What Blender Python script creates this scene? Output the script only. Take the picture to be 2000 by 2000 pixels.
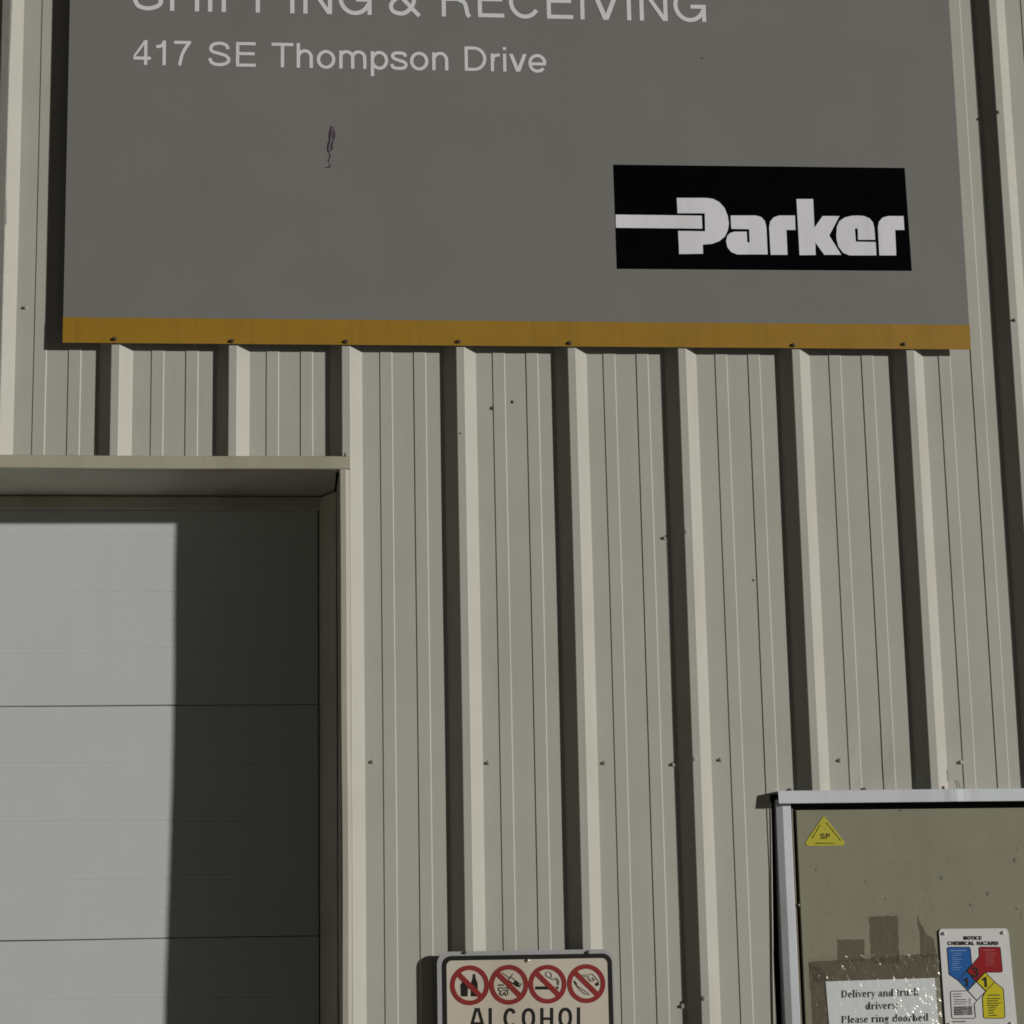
import bpy, math, random
from mathutils import Vector, Matrix, noise
from mathutils.geometry import tessellate_polygon
random.seed(7)
for o in list(bpy.data.objects): bpy.data.objects.remove(o)
SC = bpy.context.scene
C = SC.collection

# ------------------------------------------------------------------ camera
CAM = Vector((0.42619, -6.21626, 1.6)); YAW, PITCH, ROLL, FPX = 0.0978513, 0.2151143, -0.0200269, 4700.0
FW = Vector((math.sin(YAW)*math.cos(PITCH), math.cos(YAW)*math.cos(PITCH), math.sin(PITCH)))
RT0 = Vector((math.cos(YAW), -math.sin(YAW), 0)); UP0 = RT0.cross(FW)
RT = RT0*math.cos(ROLL) + UP0*math.sin(ROLL); UP = UP0*math.cos(ROLL) - RT0*math.sin(ROLL)
cd = bpy.data.cameras.new('camera'); cam = bpy.data.objects.new('camera', cd); C.objects.link(cam)
cd.sensor_width = 36; cd.lens = 36*FPX/2000; cd.clip_start = .05; cd.clip_end = 2000
m = Matrix((RT, UP, -FW)).transposed().to_4x4(); m.translation = CAM; cam.matrix_world = m
SC.camera = cam

# ------------------------------------------------------------------ sky, sun, exposure (night yard, one hard low light from the right)
LDIR = Vector((1.36, -1.0, 0.24)).normalized()          # towards the light
ELEV = math.asin(LDIR.z); AZ = math.atan2(LDIR.x, LDIR.y)
w = bpy.data.worlds.new('World'); SC.world = w; w.use_nodes = True
nt = w.node_tree; bg = nt.nodes['Background']
sky = nt.nodes.new('ShaderNodeTexSky'); sky.sky_type = 'NISHITA'; sky.sun_disc = False
sky.sun_elevation = ELEV; sky.sun_rotation = AZ
hs = nt.nodes.new('ShaderNodeHueSaturation'); hs.inputs['Saturation'].default_value = 0.25
nt.links.new(sky.outputs[0], hs.inputs['Color']); nt.links.new(hs.outputs[0], bg.inputs[0])
bg.inputs[1].default_value = 0.0050
sd = bpy.data.lights.new('sun', 'SUN'); sd.energy = 2.75; sd.angle = math.radians(1.2); sd.color = (1.0, .97, .91)
sun = bpy.data.objects.new('sun', sd); C.objects.link(sun); sun.location = (9, -7, 6)
sun.rotation_euler = (-LDIR).to_track_quat('-Z', 'Y').to_euler()
SC.view_settings.view_transform = 'Standard'; SC.view_settings.look = 'None'
SC.view_settings.exposure = 0; SC.view_settings.gamma = 1

def W(px, py, yp):
    """photo pixel (2000 px frame) -> point on the vertical plane y = yp that the thing lies on"""
    d = FW + RT*((px-1000)/FPX) - UP*((py-1000)/FPX)
    return CAM + d*((yp-CAM.y)/d.y)

# ------------------------------------------------------------------ materials
def srgb(r, g, b):
    f = lambda c: (c/12.92 if c <= .04045 else ((c+.055)/1.055)**2.4)
    return tuple(f(v/255) for v in (r, g, b))
def paint(name, col, rough=.5, var=.06, dirt=.0, dirtcol=(.09, .08, .06), streak=0.0, bump=.0, bscale=300, spec=.4, metal=0, scale=6, alpha=1, fleck=0, grain=.07):
    mt = bpy.data.materials.new(name); mt.use_nodes = True
    n = mt.node_tree.nodes; l = mt.node_tree.links; p = n['Principled BSDF']
    p.inputs['Roughness'].default_value = rough; p.inputs['Metallic'].default_value = metal
    p.inputs['Specular IOR Level'].default_value = spec; p.inputs['Alpha'].default_value = alpha
    geo = n.new('ShaderNodeNewGeometry')
    def nz(sc, stretch=(1, 1, 1), det=4):
        mp = n.new('ShaderNodeMapping'); mp.inputs['Scale'].default_value = stretch
        l.new(geo.outputs['Position'], mp.inputs[0])
        t = n.new('ShaderNodeTexNoise'); t.inputs['Scale'].default_value = sc; t.inputs['Detail'].default_value = det
        l.new(mp.outputs[0], t.inputs['Vector']); return t.outputs['Fac']
    def mix(fac, a, b):
        x = n.new('ShaderNodeMix'); x.data_type = 'RGBA'
        if isinstance(fac, float): x.inputs[0].default_value = fac
        else: l.new(fac, x.inputs[0])
        for s, v in ((6, a), (7, b)):
            if isinstance(v, tuple): x.inputs[s].default_value = (*v, 1)
            else: l.new(v, x.inputs[s])
        return x.outputs[2]
    def ramp(src, lo, hi, top=1.0):
        r = n.new('ShaderNodeMapRange'); r.inputs[1].default_value = lo; r.inputs[2].default_value = hi
        r.inputs[3].default_value = 0; r.inputs[4].default_value = top; l.new(src, r.inputs[0]); return r.outputs[0]
    k = lambda s: tuple(min(1, c*s) for c in col)
    c = mix(ramp(nz(scale), .3, .7), k(1-var), k(1+var))
    c = mix(ramp(nz(95, det=2), .35, .65, .5), c, k(1-var*.7))
    c = mix(ramp(nz(420, det=1), .3, .7, .55), c, k(1-grain))
    if streak: c = mix(ramp(nz(38, (1, 1, .045)), .52, .78, streak), c, dirtcol)
    if dirt: c = mix(ramp(nz(5.5, (1, 1, .6), 8), .5, .8, dirt), c, dirtcol)
    if fleck: c = mix(ramp(nz(120, (1, 1, .5), 3), .62, .74, fleck), c, dirtcol)
    l.new(c, p.inputs['Base Color'])
    rr = ramp(nz(scale*2.3), .2, .8); ma = n.new('ShaderNodeMath'); ma.operation = 'MULTIPLY_ADD'
    l.new(rr, ma.inputs[0]); ma.inputs[1].default_value = .14; ma.inputs[2].default_value = max(.02, rough-.07)
    l.new(ma.outputs[0], p.inputs['Roughness'])
    if bump:
        b = n.new('ShaderNodeBump'); b.inputs['Strength'].default_value = bump; b.inputs['Distance'].default_value = .002
        l.new(nz(bscale, det=3), b.inputs['Height']); l.new(b.outputs[0], p.inputs['Normal'])
    return mt
M = {}
PAN = (.478, .473, .425)
M['panel'] = paint('ribbed_panel_paint', PAN, .5, .045, .22, (.30, .28, .22), .10, .05, 900)
M['trim'] = paint('door_trim_paint', (.46, .44, .34), .5, .05, .45, (.20, .18, .12), .15, .05, 600)
M['jamb'] = paint('jamb_paint', (.43, .415, .345), .5, .04, .3, (.24, .22, .15), .25, .05, 600)
M['soffit'] = paint('soffit_paint', (.56, .54, .45), .55, .06, .4, (.26, .22, .14), .1, .05, 500)
M['roller'] = paint('overhead_door_paint', (.58, .61, .62), .5, .02, .10, (.42, .41, .37), .05, .08, 700)
M['dark'] = paint('gap_shade_black', (.012, .012, .010), .7, .1)  # near-black colour put in for shade under the cap and in the door gap
M['frame'] = paint('white_frame_paint', (.70, .735, .79), .45, .05, .35, (.40, .40, .38), .15, .1, 400)
M['slab'] = paint('olive_door_paint', (.292, .280, .205), .30, .05, .35, (.17, .16, .12), .12, .1, 350, fleck=.35)
M['seal'] = paint('brown_weatherstrip', (.15, .125, .085), .7, .2, .3)
M['sign'] = paint('grey_sign_face', (.215, .213, .199), .45, .03, .25, (.17, .168, .155), .06, .05, 900, scale=3)
M['yellow'] = paint('yellow_stripe', (.37, .208, .022), .45, .07, .3, (.20, .11, .02), .32, .08, 500, scale=10)
M['vinyl'] = paint('white_vinyl', (.80, .805, .84), .45, .05, .2, (.45, .45, .46), .15, fleck=.25)
M['logo_white'] = paint('worn_white_vinyl', (.84, .84, .90), .4, .05, .25, (.6, .6, .63), .3, fleck=.5)
M['black'] = paint('gloss_black_vinyl', (.0015, .0016, .0024), .4, .1, spec=.04)
M['screw'] = paint('screw_metal', (.60, .59, .53), .35, .15, metal=.4)
M['zinc'] = paint('zinc_bolt', (.85, .85, .85), .3, .1, metal=.8)
M['dscrew'] = paint('dark_screw', (.16, .14, .10), .4, .2, metal=.5)
M['cream'] = paint('cream_sign_face', (.64, .585, .495), .5, .04, .4, (.46, .36, .27), .2, .05, 500)
M['alu'] = paint('aluminium_edge', (.55, .55, .57), .35, .08, metal=.3)
M['ink'] = paint('black_ink', (.010, .011, .009), .5, .1)
M['red'] = paint('red_ink', (.28, .024, .022), .5, .08, .3, (.2, .04, .03))
M['white'] = paint('white_plastic', (.74, .74, .74), .35, .04, .15, (.6, .58, .52))
M['paper'] = paint('paper', (.80, .84, .85), .5, .04, .2, (.62, .66, .67), bump=.3, bscale=60)
M['hblue'] = paint('hazard_blue', (.025, .13, .42), .3, .06)
M['hred'] = paint('hazard_red', (.34, .018, .022), .3, .06)
M['hyel'] = paint('hazard_yellow', (.66, .58, .03), .3, .06)
M['hgrey'] = paint('hazard_grey', (.30, .30, .31), .3, .06)
M['hpale'] = paint('hazard_pale', (.28, .42, .66), .4, .1)
M['hpink'] = paint('hazard_pale_red', (.50, .17, .18), .4, .1)
M['syel'] = paint('sticker_yellow', (.53, .48, .045), .4, .07, .3, (.5, .36, .02))
M['marker'] = paint('purple_marker', (.055, .03, .065), .5, .3)
M['smear'] = paint('faded_marker', (.115, .085, .105), .5, .3, fleck=.5)
M['smudge'] = paint('dried_mud', (.10, .085, .06), .8, .3)
M['slabspot'] = paint('door_dirt', (.20, .19, .135), .7, .2)
M['scratch'] = paint('paint_scuff', (.12, .11, .09), .6, .3)
M['bracket'] = paint('dull_bracket', (.17, .165, .14), .6, .1)
M['stop'] = paint('side_stop_paint', (.78, .72, .62), .6, .06, .35, (.40, .34, .25), .2)
M['shell'] = paint('dark_interior', (.03, .03, .03), .8, .1)
M['ground'] = paint('asphalt', (.055, .053, .05), .9, .2, .3, bump=.4, bscale=80, scale=.7)
M['apron'] = paint('concrete', (.38, .36, .31), .85, .12, .4, (.15, .14, .12), bump=.3, bscale=60, scale=1.2)
def film(name, col, fac, gl, rough, bscale, strength, stretch=(1, 1, 1)):
    mt = bpy.data.materials.new(name); mt.use_nodes = True
    n = mt.node_tree.nodes; l = mt.node_tree.links; n.remove(n['Principled BSDF']); out = n['Material Output']
    tr = n.new('ShaderNodeBsdfTransparent'); df = n.new('ShaderNodeBsdfDiffuse'); df.inputs[0].default_value = (*col, 1)
    gs = n.new('ShaderNodeBsdfGlossy'); gs.inputs['Roughness'].default_value = rough; gs.inputs[0].default_value = (1, .90, .82, 1)  # warm gloss tint stands in for pinkish reflections of other lamps
    geo = n.new('ShaderNodeNewGeometry'); mp = n.new('ShaderNodeMapping'); mp.inputs['Scale'].default_value = stretch
    t = n.new('ShaderNodeTexNoise'); t.inputs['Scale'].default_value = bscale; t.inputs['Detail'].default_value = 5
    l.new(geo.outputs['Position'], mp.inputs[0]); l.new(mp.outputs[0], t.inputs['Vector'])
    b = n.new('ShaderNodeBump'); b.inputs['Strength'].default_value = strength; b.inputs['Distance'].default_value = .01
    l.new(t.outputs['Fac'], b.inputs['Height']); l.new(b.outputs[0], gs.inputs['Normal']); l.new(b.outputs[0], df.inputs['Normal'])
    m1 = n.new('ShaderNodeMixShader'); m1.inputs[0].default_value = fac; l.new(tr.outputs[0], m1.inputs[1]); l.new(df.outputs[0], m1.inputs[2])
    m2 = n.new('ShaderNodeMixShader'); m2.inputs[0].default_value = gl; l.new(m1.outputs[0], m2.inputs[1]); l.new(gs.outputs[0], m2.inputs[2])
    l.new(m2.outputs[0], out.inputs[0]); return mt
M['tape'] = film('brown_packing_tape', (.135, .108, .070), .45, .05, .25, 40, .35, (1, 1, .6))
M['sleeve'] = film('clear_plastic_film', (.5, .52, .5), .015, .075, .20, 200, .15)

# ------------------------------------------------------------------ mesh helpers
def worldloc(o):
    v = Vector((0, 0, 0))
    while o: v += Vector(o.location); o = o.parent
    return v
def link(name, me, mat, parent=None):
    o = bpy.data.objects.new(name, me); C.objects.link(o)
    if mat and not me.materials: me.materials.append(M[mat])
    if parent: o.parent = parent
    return o
class MB:
    def __init__(s): s.v = []; s.f = []
    def add(s, vs, fs):
        b = len(s.v); s.v += [tuple(v) for v in vs]; s.f += [tuple(i+b for i in f) for f in fs]; return s
    def build(s, name, mat, parent=None):
        b = worldloc(parent) if parent else Vector((0, 0, 0))
        me = bpy.data.meshes.new(name); me.from_pydata([(x-b.x, y-b.y, z-b.z) for x, y, z in s.v], [], s.f); me.update()
        return link(name, me, mat, parent)
    def box(s, x0, x1, y0, y1, z0, z1, bv=.0015):
        # chamfered box: three nested rings
        e = min(bv, (x1-x0)*.3, (y1-y0)*.3, (z1-z0)*.3)
        P = []; idx = {}
        for sx in (0, 1):
            for sy in (0, 1):
                for sz in (0, 1):
                    X = (x0, x1)[sx]; Y = (y0, y1)[sy]; Z = (z0, z1)[sz]
                    dx = e if sx == 0 else -e; dy = e if sy == 0 else -e; dz = e if sz == 0 else -e
                    for a, v in (('x', (X, Y+dy, Z+dz)), ('y', (X+dx, Y, Z+dz)), ('z', (X+dx, Y+dy, Z))):
                        idx[(sx, sy, sz, a)] = len(P); P.append(v)
        g = lambda a, *t: [idx[(*q, a)] for q in t]
        F = [g('x', (0,0,0), (0,0,1), (0,1,1), (0,1,0)), g('x', (1,0,0), (1,1,0), (1,1,1), (1,0,1)),
             g('y', (0,0,0), (1,0,0), (1,0,1), (0,0,1)), g('y', (0,1,0), (0,1,1), (1,1,1), (1,1,0)),
             g('z', (0,0,0), (0,1,0), (1,1,0), (1,0,0)), g('z', (0,0,1), (1,0,1), (1,1,1), (0,1,1))]
        for a in (0, 1):
            for b in (0, 1):
                F.append([idx[(a,b,0,'x')], idx[(a,b,1,'x')], idx[(a,b,1,'y')], idx[(a,b,0,'y')]])
                F.append([idx[(a,0,b,'x')], idx[(a,1,b,'x')], idx[(a,1,b,'z')], idx[(a,0,b,'z')]])
                F.append([idx[(0,a,b,'y')], idx[(1,a,b,'y')], idx[(1,a,b,'z')], idx[(0,a,b,'z')]])
                for c in (0, 1): F.append([idx[(a,b,c,'x')], idx[(a,b,c,'y')], idx[(a,b,c,'z')]])
        return s.add(P, F)
    def poly(s, pts):
        """flat polygon given as 3-D points on a plane y = const"""
        tri = tessellate_polygon([[Vector((p[0], p[2], 0)) for p in pts]])
        F = []
        for t in tri:
            a, b, c = (pts[i] for i in t)
            cr = (b[0]-a[0])*(c[2]-a[2]) - (b[2]-a[2])*(c[0]-a[0])
            F.append(t if cr > 0 else (t[0], t[2], t[1]))
        return s.add(pts, F)
    def slab(s, pts, depth):
        """polygon with thickness: front at the points, back 'depth' behind"""
        n = len(pts); s.poly(pts)
        q = [tuple(p) for p in pts] + [(p[0], p[1]+depth, p[2]) for p in pts]
        return s.add(q, [(i, (i+1) % n, (i+1) % n+n, i+n) for i in range(n)])
    def stroke(s, pts, wd, closed=False):
        P = [Vector(p) for p in pts]; n = len(P); V = []
        for i in range(n):
            a = P[i-1] if (i or closed) else P[i]; b = P[(i+1) % n] if (i < n-1 or closed) else P[i]
            t = (b-a); t.y = 0
            if t.length < 1e-9: t = Vector((1, 0, 0))
            t.normalize(); nn = Vector((-t.z, 0, t.x))
            k = 1.0
            if 0 < i < n-1 or closed:
                t1 = (P[i]-P[i-1]).normalized(); k = 1/max(.5, abs(t1.dot(t)))
            V += [P[i]+nn*wd/2*k, P[i]-nn*wd/2*k]
        F = [(2*i, 2*i+1, 2*((i+1) % n)+1, 2*((i+1) % n)) for i in range(n if closed else n-1)]
        return s.add(V, F)
    def ring(s, c, r, th, y, n=40, a0=0, a1=360):
        full = a1-a0 >= 360
        V = []
        for i in range(n if full else n+1):
            a = math.radians(a0+(a1-a0)*i/n)
            V += [(c[0]+r*math.cos(a), y, c[1]+r*math.sin(a)), (c[0]+(r-th)*math.cos(a), y, c[1]+(r-th)*math.sin(a))]
        k = len(V)//2
        return s.add(V, [(2*i, 2*((i+1) % k), 2*((i+1) % k)+1, 2*i+1) for i in range(k if full else k-1)])
    def sweep(s, prof, axis, t0, t1, n, wob=0, seed=0, closed=True, bow=None):
        """profile swept along x or z. prof: for axis 'z' (x,y), for 'x' (y,z)"""
        k = len(prof); V = []
        for i in range(n+1):
            t = t0+(t1-t0)*i/n
            a = noise.noise((t*1.7+seed, seed*3.1, 0))*wob; b = noise.noise((t*2.3, 5.5+seed, 1))*wob+(bow(t) if bow else 0)
            for p in prof: V.append((p[0]+a, p[1]+b, t) if axis == 'z' else (t, p[0]+a, p[1]+b))
        F = []
        for i in range(n):
            for j in range(k if closed else k-1):
                q = (i*k+j, i*k+(j+1) % k, (i+1)*k+(j+1) % k, (i+1)*k+j); F.append(q)
        if closed: F += [tuple(range(k-1, -1, -1)), tuple(n*k+i for i in range(k))]
        return s.add(V, F)
def empty(name, loc, label, cat, group=None):
    o = bpy.data.objects.new(name, None); C.objects.link(o); o.location = loc; o.empty_display_size = .1
    return tag(o, label, cat, group)
def tag(o, label, cat, group=None):
    o['label'] = label; o['category'] = cat
    if group: o['group'] = group
    return o
def rrect(x0, x1, z0, z1, y, r, n=6):
    P = []
    for cx, cz, a in ((x1-r, z0+r, -90), (x1-r, z1-r, 0), (x0+r, z1-r, 90), (x0+r, z0+r, 180)):
        for i in range(n+1):
            t = math.radians(a+90*i/n); P.append((cx+r*math.cos(t), y, cz+r*math.sin(t)))
    return P
# plain grotesque letters drawn as pen strokes (cap height 1)
def spl(pts, n=5):
    P = [pts[0]]+list(pts)+[pts[-1]]; out = []
    for i in range(1, len(P)-2):
        for j in range(n):
            t = j/n; q = [P[i-1], P[i], P[i+1], P[i+2]]
            out.append(tuple(.5*(2*q[1][c]+(q[2][c]-q[0][c])*t+(2*q[0][c]-5*q[1][c]+4*q[2][c]-q[3][c])*t*t+(3*q[1][c]-q[0][c]-3*q[2][c]+q[3][c])*t**3) for c in (0, 1)))
    return out+[pts[-1]]
def arc(cx, cy, rx, ry, a0, a1, n=16): return [(cx+rx*math.cos(math.radians(a0+(a1-a0)*i/n)), cy+ry*math.sin(math.radians(a0+(a1-a0)*i/n))) for i in range(n+1)]
XH = .73
def grot(ch, w):
    """-> advance, list of ('s', path) strokes or ('p', polygon)"""
    h = w/2; t = 1-h; S = lambda *p: ('s', list(p)); dg = w*.62
    if ch == 'S': return .93, [('s', spl([(.76,.70),(.68,.87),(.44,t),(.20,.87),(.12,.71),(.20,.59),(.44,.515),(.68,.43),(.79,.28),(.70,.13),(.44,h),(.18,.13),(.08,.32)]))]
    if ch == 'H': return 1.005, [S((.107+h,0),(.107+h,1)), S((.90-h,0),(.90-h,1)), S((.16,.53),(.84,.53))]
    if ch == 'I': return .387, [S((.194,0),(.194,1))]
    if ch == 'P': return .93, [S((.12+h,0),(.12+h,1)), ('s', [(.15,t),(.55,t)]+arc(.57,.70,.26,.3-h,90,-90)+[(.55,.40+h),(.15,.40+h)])]
    if ch == 'N': return 1.005, [S((.107+h,0),(.107+h,1)), S((.90-h,0),(.90-h,1)), ('p', [(.107,1),(.107+w*1.15,1),(.90,0),(.90-w*1.15,0)])]
    if ch == 'G': return 1.083, [('s', arc(.53,.5,.465-h,.515-h,36,338,22)), S((.98-h*.9,0),(.98-h*.9,.5)), S((.55,.5-h),(.97,.5-h))]
    if ch == 'C': return 1.005, [('s', arc(.51,.5,.45-h,.515-h,34,326,22))]
    if ch == 'O': return 1.083, [('s', arc(.54,.5,.49-h,.515-h,0,360,26))]
    if ch == 'R': return 1.005, [S((.116+h,0),(.116+h,1)), ('s', [(.15,t),(.58,t)]+arc(.60,.73,.27,.27-h,90,-90)+[(.58,.46+h),(.15,.46+h)]), ('s', spl([(.60,.49),(.74,.43),(.80,.28),(.83,.10),(.89,0)]))]
    if ch == 'E': return .93, [S((.12+h,0),(.12+h,1)), S((.14,t),(.85,t)), S((.14,.53),(.81,.53)), S((.14,h),(.86,h))]
    if ch == 'V': return .93, [('p', [(.01,1),(.01+w*1.15,1),(.465+dg,0),(.465-dg,0)]), ('p', [(.92,1),(.465+dg,0),(.465-dg,0),(.92-w*1.15,1)])]
    if ch == 'A': return .93, [('p', [(.01,0),(.465-dg,1),(.465+dg,1),(.01+w*1.15,0)]), ('p', [(.92,0),(.92-w*1.15,0),(.465-dg,1),(.465+dg,1)]), S((.22,.33),(.71,.33))]
    if ch == 'T': return .85, [S((.03,t),(.82,t)), S((.425,0),(.425,.98))]
    if ch == 'D': return 1.005, [S((.113+h,0),(.113+h,1)), ('s', [(.14,t),(.46,t)]+arc(.47,.5,.465-h,.5-h,90,-90)+[(.46,h),(.14,h)])]
    if ch == 'L': return .774, [S((.11+h,0),(.11+h,1)), S((.13,h),(.74,h))]
    if ch == 'M': return 1.16, [S((.10+h,0),(.10+h,1)), S((1.06-h,0),(1.06-h,1)), ('p', [(.10,1),(.10+w*1.2,1),(.58+dg*.8,0),(.58-dg*.8,0)]), ('p', [(1.06,1),(.58+dg*.8,0),(.58-dg*.8,0),(1.06-w*1.2,1)])]
    if ch == 'Z': return .85, [S((.06,t),(.80,t)), S((.04,h),(.82,h)), ('p', [(.62,t-h),(.80,t),(.23,h+h),(.05,h)])]
    if ch == '&': return .93, [('s', spl([(.93,0),(.72,.22),(.46,.50),(.30,.68),(.26,.82),(.34,.92),(.45,t),(.57,.90),(.60,.79),(.52,.67)])), ('s', spl([(.54,.69),(.50,.645),(.28,.50),(.15,.36),(.13,.22),(.22,.10),(.40,h),(.50,.075)])), ('s', spl([(.48,.068),(.58,.12),(.72,.27),(.79,.47)]))]
    if ch == '4': return .774, [S((.52,0),(.52,.99)), S((.04,.27),(.72,.27)), ('p', [(.04,.22),(.04,.36),(.46,1),(.575,1),(.575,.97)])]
    if ch == '1': return .774, [S((.46,0),(.46,1)), ('s', spl([(.15,.75),(.30,.765),(.40,.83),(.46,.97)]))]
    if ch == '7': return .774, [S((.06,t),(.72,t)), ('s', spl([(.66,t),(.48,.66),(.37,.40),(.28,0)]))]
    if ch == '3': return .774, [('s', spl([(.09,.74),(.17,.90),(.38,t),(.58,.88),(.61,.72),(.52,.57),(.34,.53)])), ('s', spl([(.34,.53),(.56,.48),(.66,.30),(.58,.12),(.38,h),(.15,.12),(.07,.30)]))]
    if ch in 'hn': return .774, [S((.09+h,0),(.09+h,1 if ch == 'h' else XH)), ('s', arc(.388,.42,.295-h,.335-h,165,0,14)+[(.683-h,0)])]
    if ch == 'm': return 1.16, [S((.09+h,0),(.09+h,XH)), ('s', arc(.36,.45,.285-h,.30-h,165,0,12)+[(.645-h,0)]), ('s', arc(.80,.45,.285-h,.30-h,165,0,12)+[(1.085-h,0)])]
    if ch == 'o': return .774, [('s', arc(.387,.36,.34-h,.385-h,0,360,24))]
    if ch == 'p': return .774, [S((.08+h,-.29),(.08+h,XH)), ('s', arc(.40,.36,.325-h,.385-h,0,360,24))]
    if ch == 's': return .696, [('s', spl([(.585,.53),(.52,.65),(.34,XH+.01-h),(.16,.65),(.11,.54),(.18,.44),(.35,.375),(.53,.31),(.60,.20),(.53,.08),(.34,h-.015),(.14,.08),(.07,.22)]))]
    if ch == 'r': return .464, [S((.09+h,0),(.09+h,XH)), ('s', spl([(.12+h,.42),(.19,.58),(.29,.66),(.44,.665)]))]
    if ch == 'i': return .31, [S((.155,0),(.155,XH)), S((.155,.875),(.155,1))]
    if ch == 'v': return .696, [('p', [(.015,XH),(.015+w*1.12,XH),(.348+dg,0),(.348-dg,0)]), ('p', [(.68,XH),(.348+dg,0),(.348-dg,0),(.68-w*1.12,XH)])]
    if ch == 'e': return .774, [('s', [(.69,.355)]+arc(.385,.36,.345-h,.385-h,4,322,22)), S((.10,.335),(.70,.335))]
    return .387, []
def letters(word, x0, x1, z0, cap, y, w=.125, slope=0.0):
    """-> one MB per letter of the word, fitted between x0 and x1"""
    runs = []; adv = 0
    for ch in word:
        a, st = grot(ch, w); runs.append((adv, st)); adv += a
    xs = [p[0]+o for o, st in runs for k, q in st for p in q]
    lo, hi = min(xs)-w*.35, max(xs)+w*.35; kx = (x1-x0)/(hi-lo); out = []
    for o, st in runs:
        mb = MB()
        for i, (k, q) in enumerate(st):
            q = [(p[0]+o, p[1]) for p in q]; yy = y-i*.00012
            if k == 'p': mb.poly([(x0+(p[0]-lo)*kx, yy, z0+p[1]*cap+slope*(p[0]-lo)*kx) for p in q])
            else:
                t = MB(); cl = math.dist(q[0], q[-1]) < 1e-6
                t.stroke([(p[0], 0, p[1]) for p in (q[:-1] if cl else q)], w, cl)
                mb.add([(x0+(v[0]-lo)*kx, yy, z0+v[2]*cap+slope*(v[0]-lo)*kx) for v in t.v], t.f)
        if st: out.append(mb)
    return out
def put_text(mb, body, x0, x1, z0, cap, y, w=.2, slope=0.0):
    L = body.split(' '); tot = sum(sum(grot(c, w)[0] for c in q) for q in L)+.387*(len(L)-1); x = x0
    for q in L:
        ww = (x1-x0)*sum(grot(c, w)[0] for c in q)/tot
        for m_ in letters(q, x, x+ww*.97, z0+slope*(x-x0), cap, y, w, slope): mb.add(m_.v, m_.f)
        x += ww+(x1-x0)*.387/tot
    return mb
# screws share one mesh: washer + hex head, axis along -y
def screw_mesh(name, mat, rw, rh, h):
    mb = MB()
    def disc(r, y0, y1, n, r2):
        V = [(r*math.cos(6.2832*i/n), y0, r*math.sin(6.2832*i/n)) for i in range(n)]+[(r2*math.cos(6.2832*i/n), y1, r2*math.sin(6.2832*i/n)) for i in range(n)]
        mb.add(V, [((i+1) % n, i, i+n, (i+1) % n+n) for i in range(n)]+[tuple(range(2*n-1, n-1, -1))])
    if name == 'rivet':
        disc(rw, 0, -h*.35, 12, rw*.95); disc(rw*.95, -h*.35, -h*.75, 12, rw*.72); disc(rw*.72, -h*.75, -h*.95, 12, rw*.38); disc(rw*.38, -h*.95, -h, 12, rw*.1)
    else: disc(rw, 0, -.0016, 12, rw*.85); disc(rh, -.0016, -h, 6, rh*.9)
    me = bpy.data.meshes.new(name)
    me.from_pydata(mb.v, [], mb.f); me.materials.append(M[mat]); return me
SCREW = screw_mesh('screw', 'screw', .0066, .0042, .0065)
SIGNSCREW = screw_mesh('sign_screw', 'dscrew', .0062, .0045, .0060)
RIVET = screw_mesh('rivet', 'zinc', .0052, .0030, .0050)
BOLT = screw_mesh('bolt', 'dscrew', .0046, .0036, .0050)
def screw(p, parent, me=SCREW, name='screw', rot=None):
    o = bpy.data.objects.new(name, me); C.objects.link(o); o.parent = parent; o.location = Vector(p)-worldloc(parent)
    o.rotation_euler = (0, random.uniform(0, 1) if rot is None else rot, 0); return o

# ------------------------------------------------------------------ ground
g = MB().add([(-300, -300, 0), (300, -300, 0), (300, 300, 0), (-300, 300, 0)], [(0, 1, 2, 3)]).build('ground', 'ground'); g['kind'] = 'structure'; g['label'] = 'dark asphalt yard in front of the building'
a = MB().box(-30, 30, -35, -.10, -.1, .12, .01).build('concrete_apron', 'apron'); a['kind'] = 'structure'; a['label'] = 'unseen concrete apron, widened to bounce light onto the ribbed wall'  # unseen, spread wide so its bounce fills the shaded recess

# ------------------------------------------------------------------ ribbed metal building
RIB = .3048
OFF = {-1: -.0017, 0: .0015, 1: .0048, 2: -.001, 3: -.0006, 4: -.005, 5: -.0100, 6: -.0022, 7: .0095, 8: .0004}
xr = lambda k: k*RIB+OFF.get(k, 0)                     # right edge of the crest of rib k
RH, CW, SW = .032, .022, .033
def breaks(k0, k1):
    """profile points (x, y) from rib k0 to rib k1"""
    P = []
    for k in range(k0, k1+1):
        x = xr(k); P += [(x-CW-SW, 0), (x-CW-SW+.0012, -.0008), (x-CW-.001, -RH+.0012), (x-CW+.001, -RH), (x-.001, -RH), (x+.001, -RH+.0012), (x+SW-.0012, -.0008), (x+SW, 0)]
        if k < k1:
            L = xr(k+1)-CW-SW-(x+SW); c = x+SW+L/2
            for s in (-1, 1):
                q = c+s*.0452
                P += [(q-.0180, 0), (q-.0150, -.0023), (q+.0150, -.0023), (q+.0178, 0)]
    return P
PROF = breaks(-12, 16)
def yprof(x):
    for (a, ya), (b, yb) in zip(PROF, PROF[1:]):
        if a <= x <= b: return ya+(yb-ya)*(x-a)/max(1e-9, b-a)
    return 0
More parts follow.
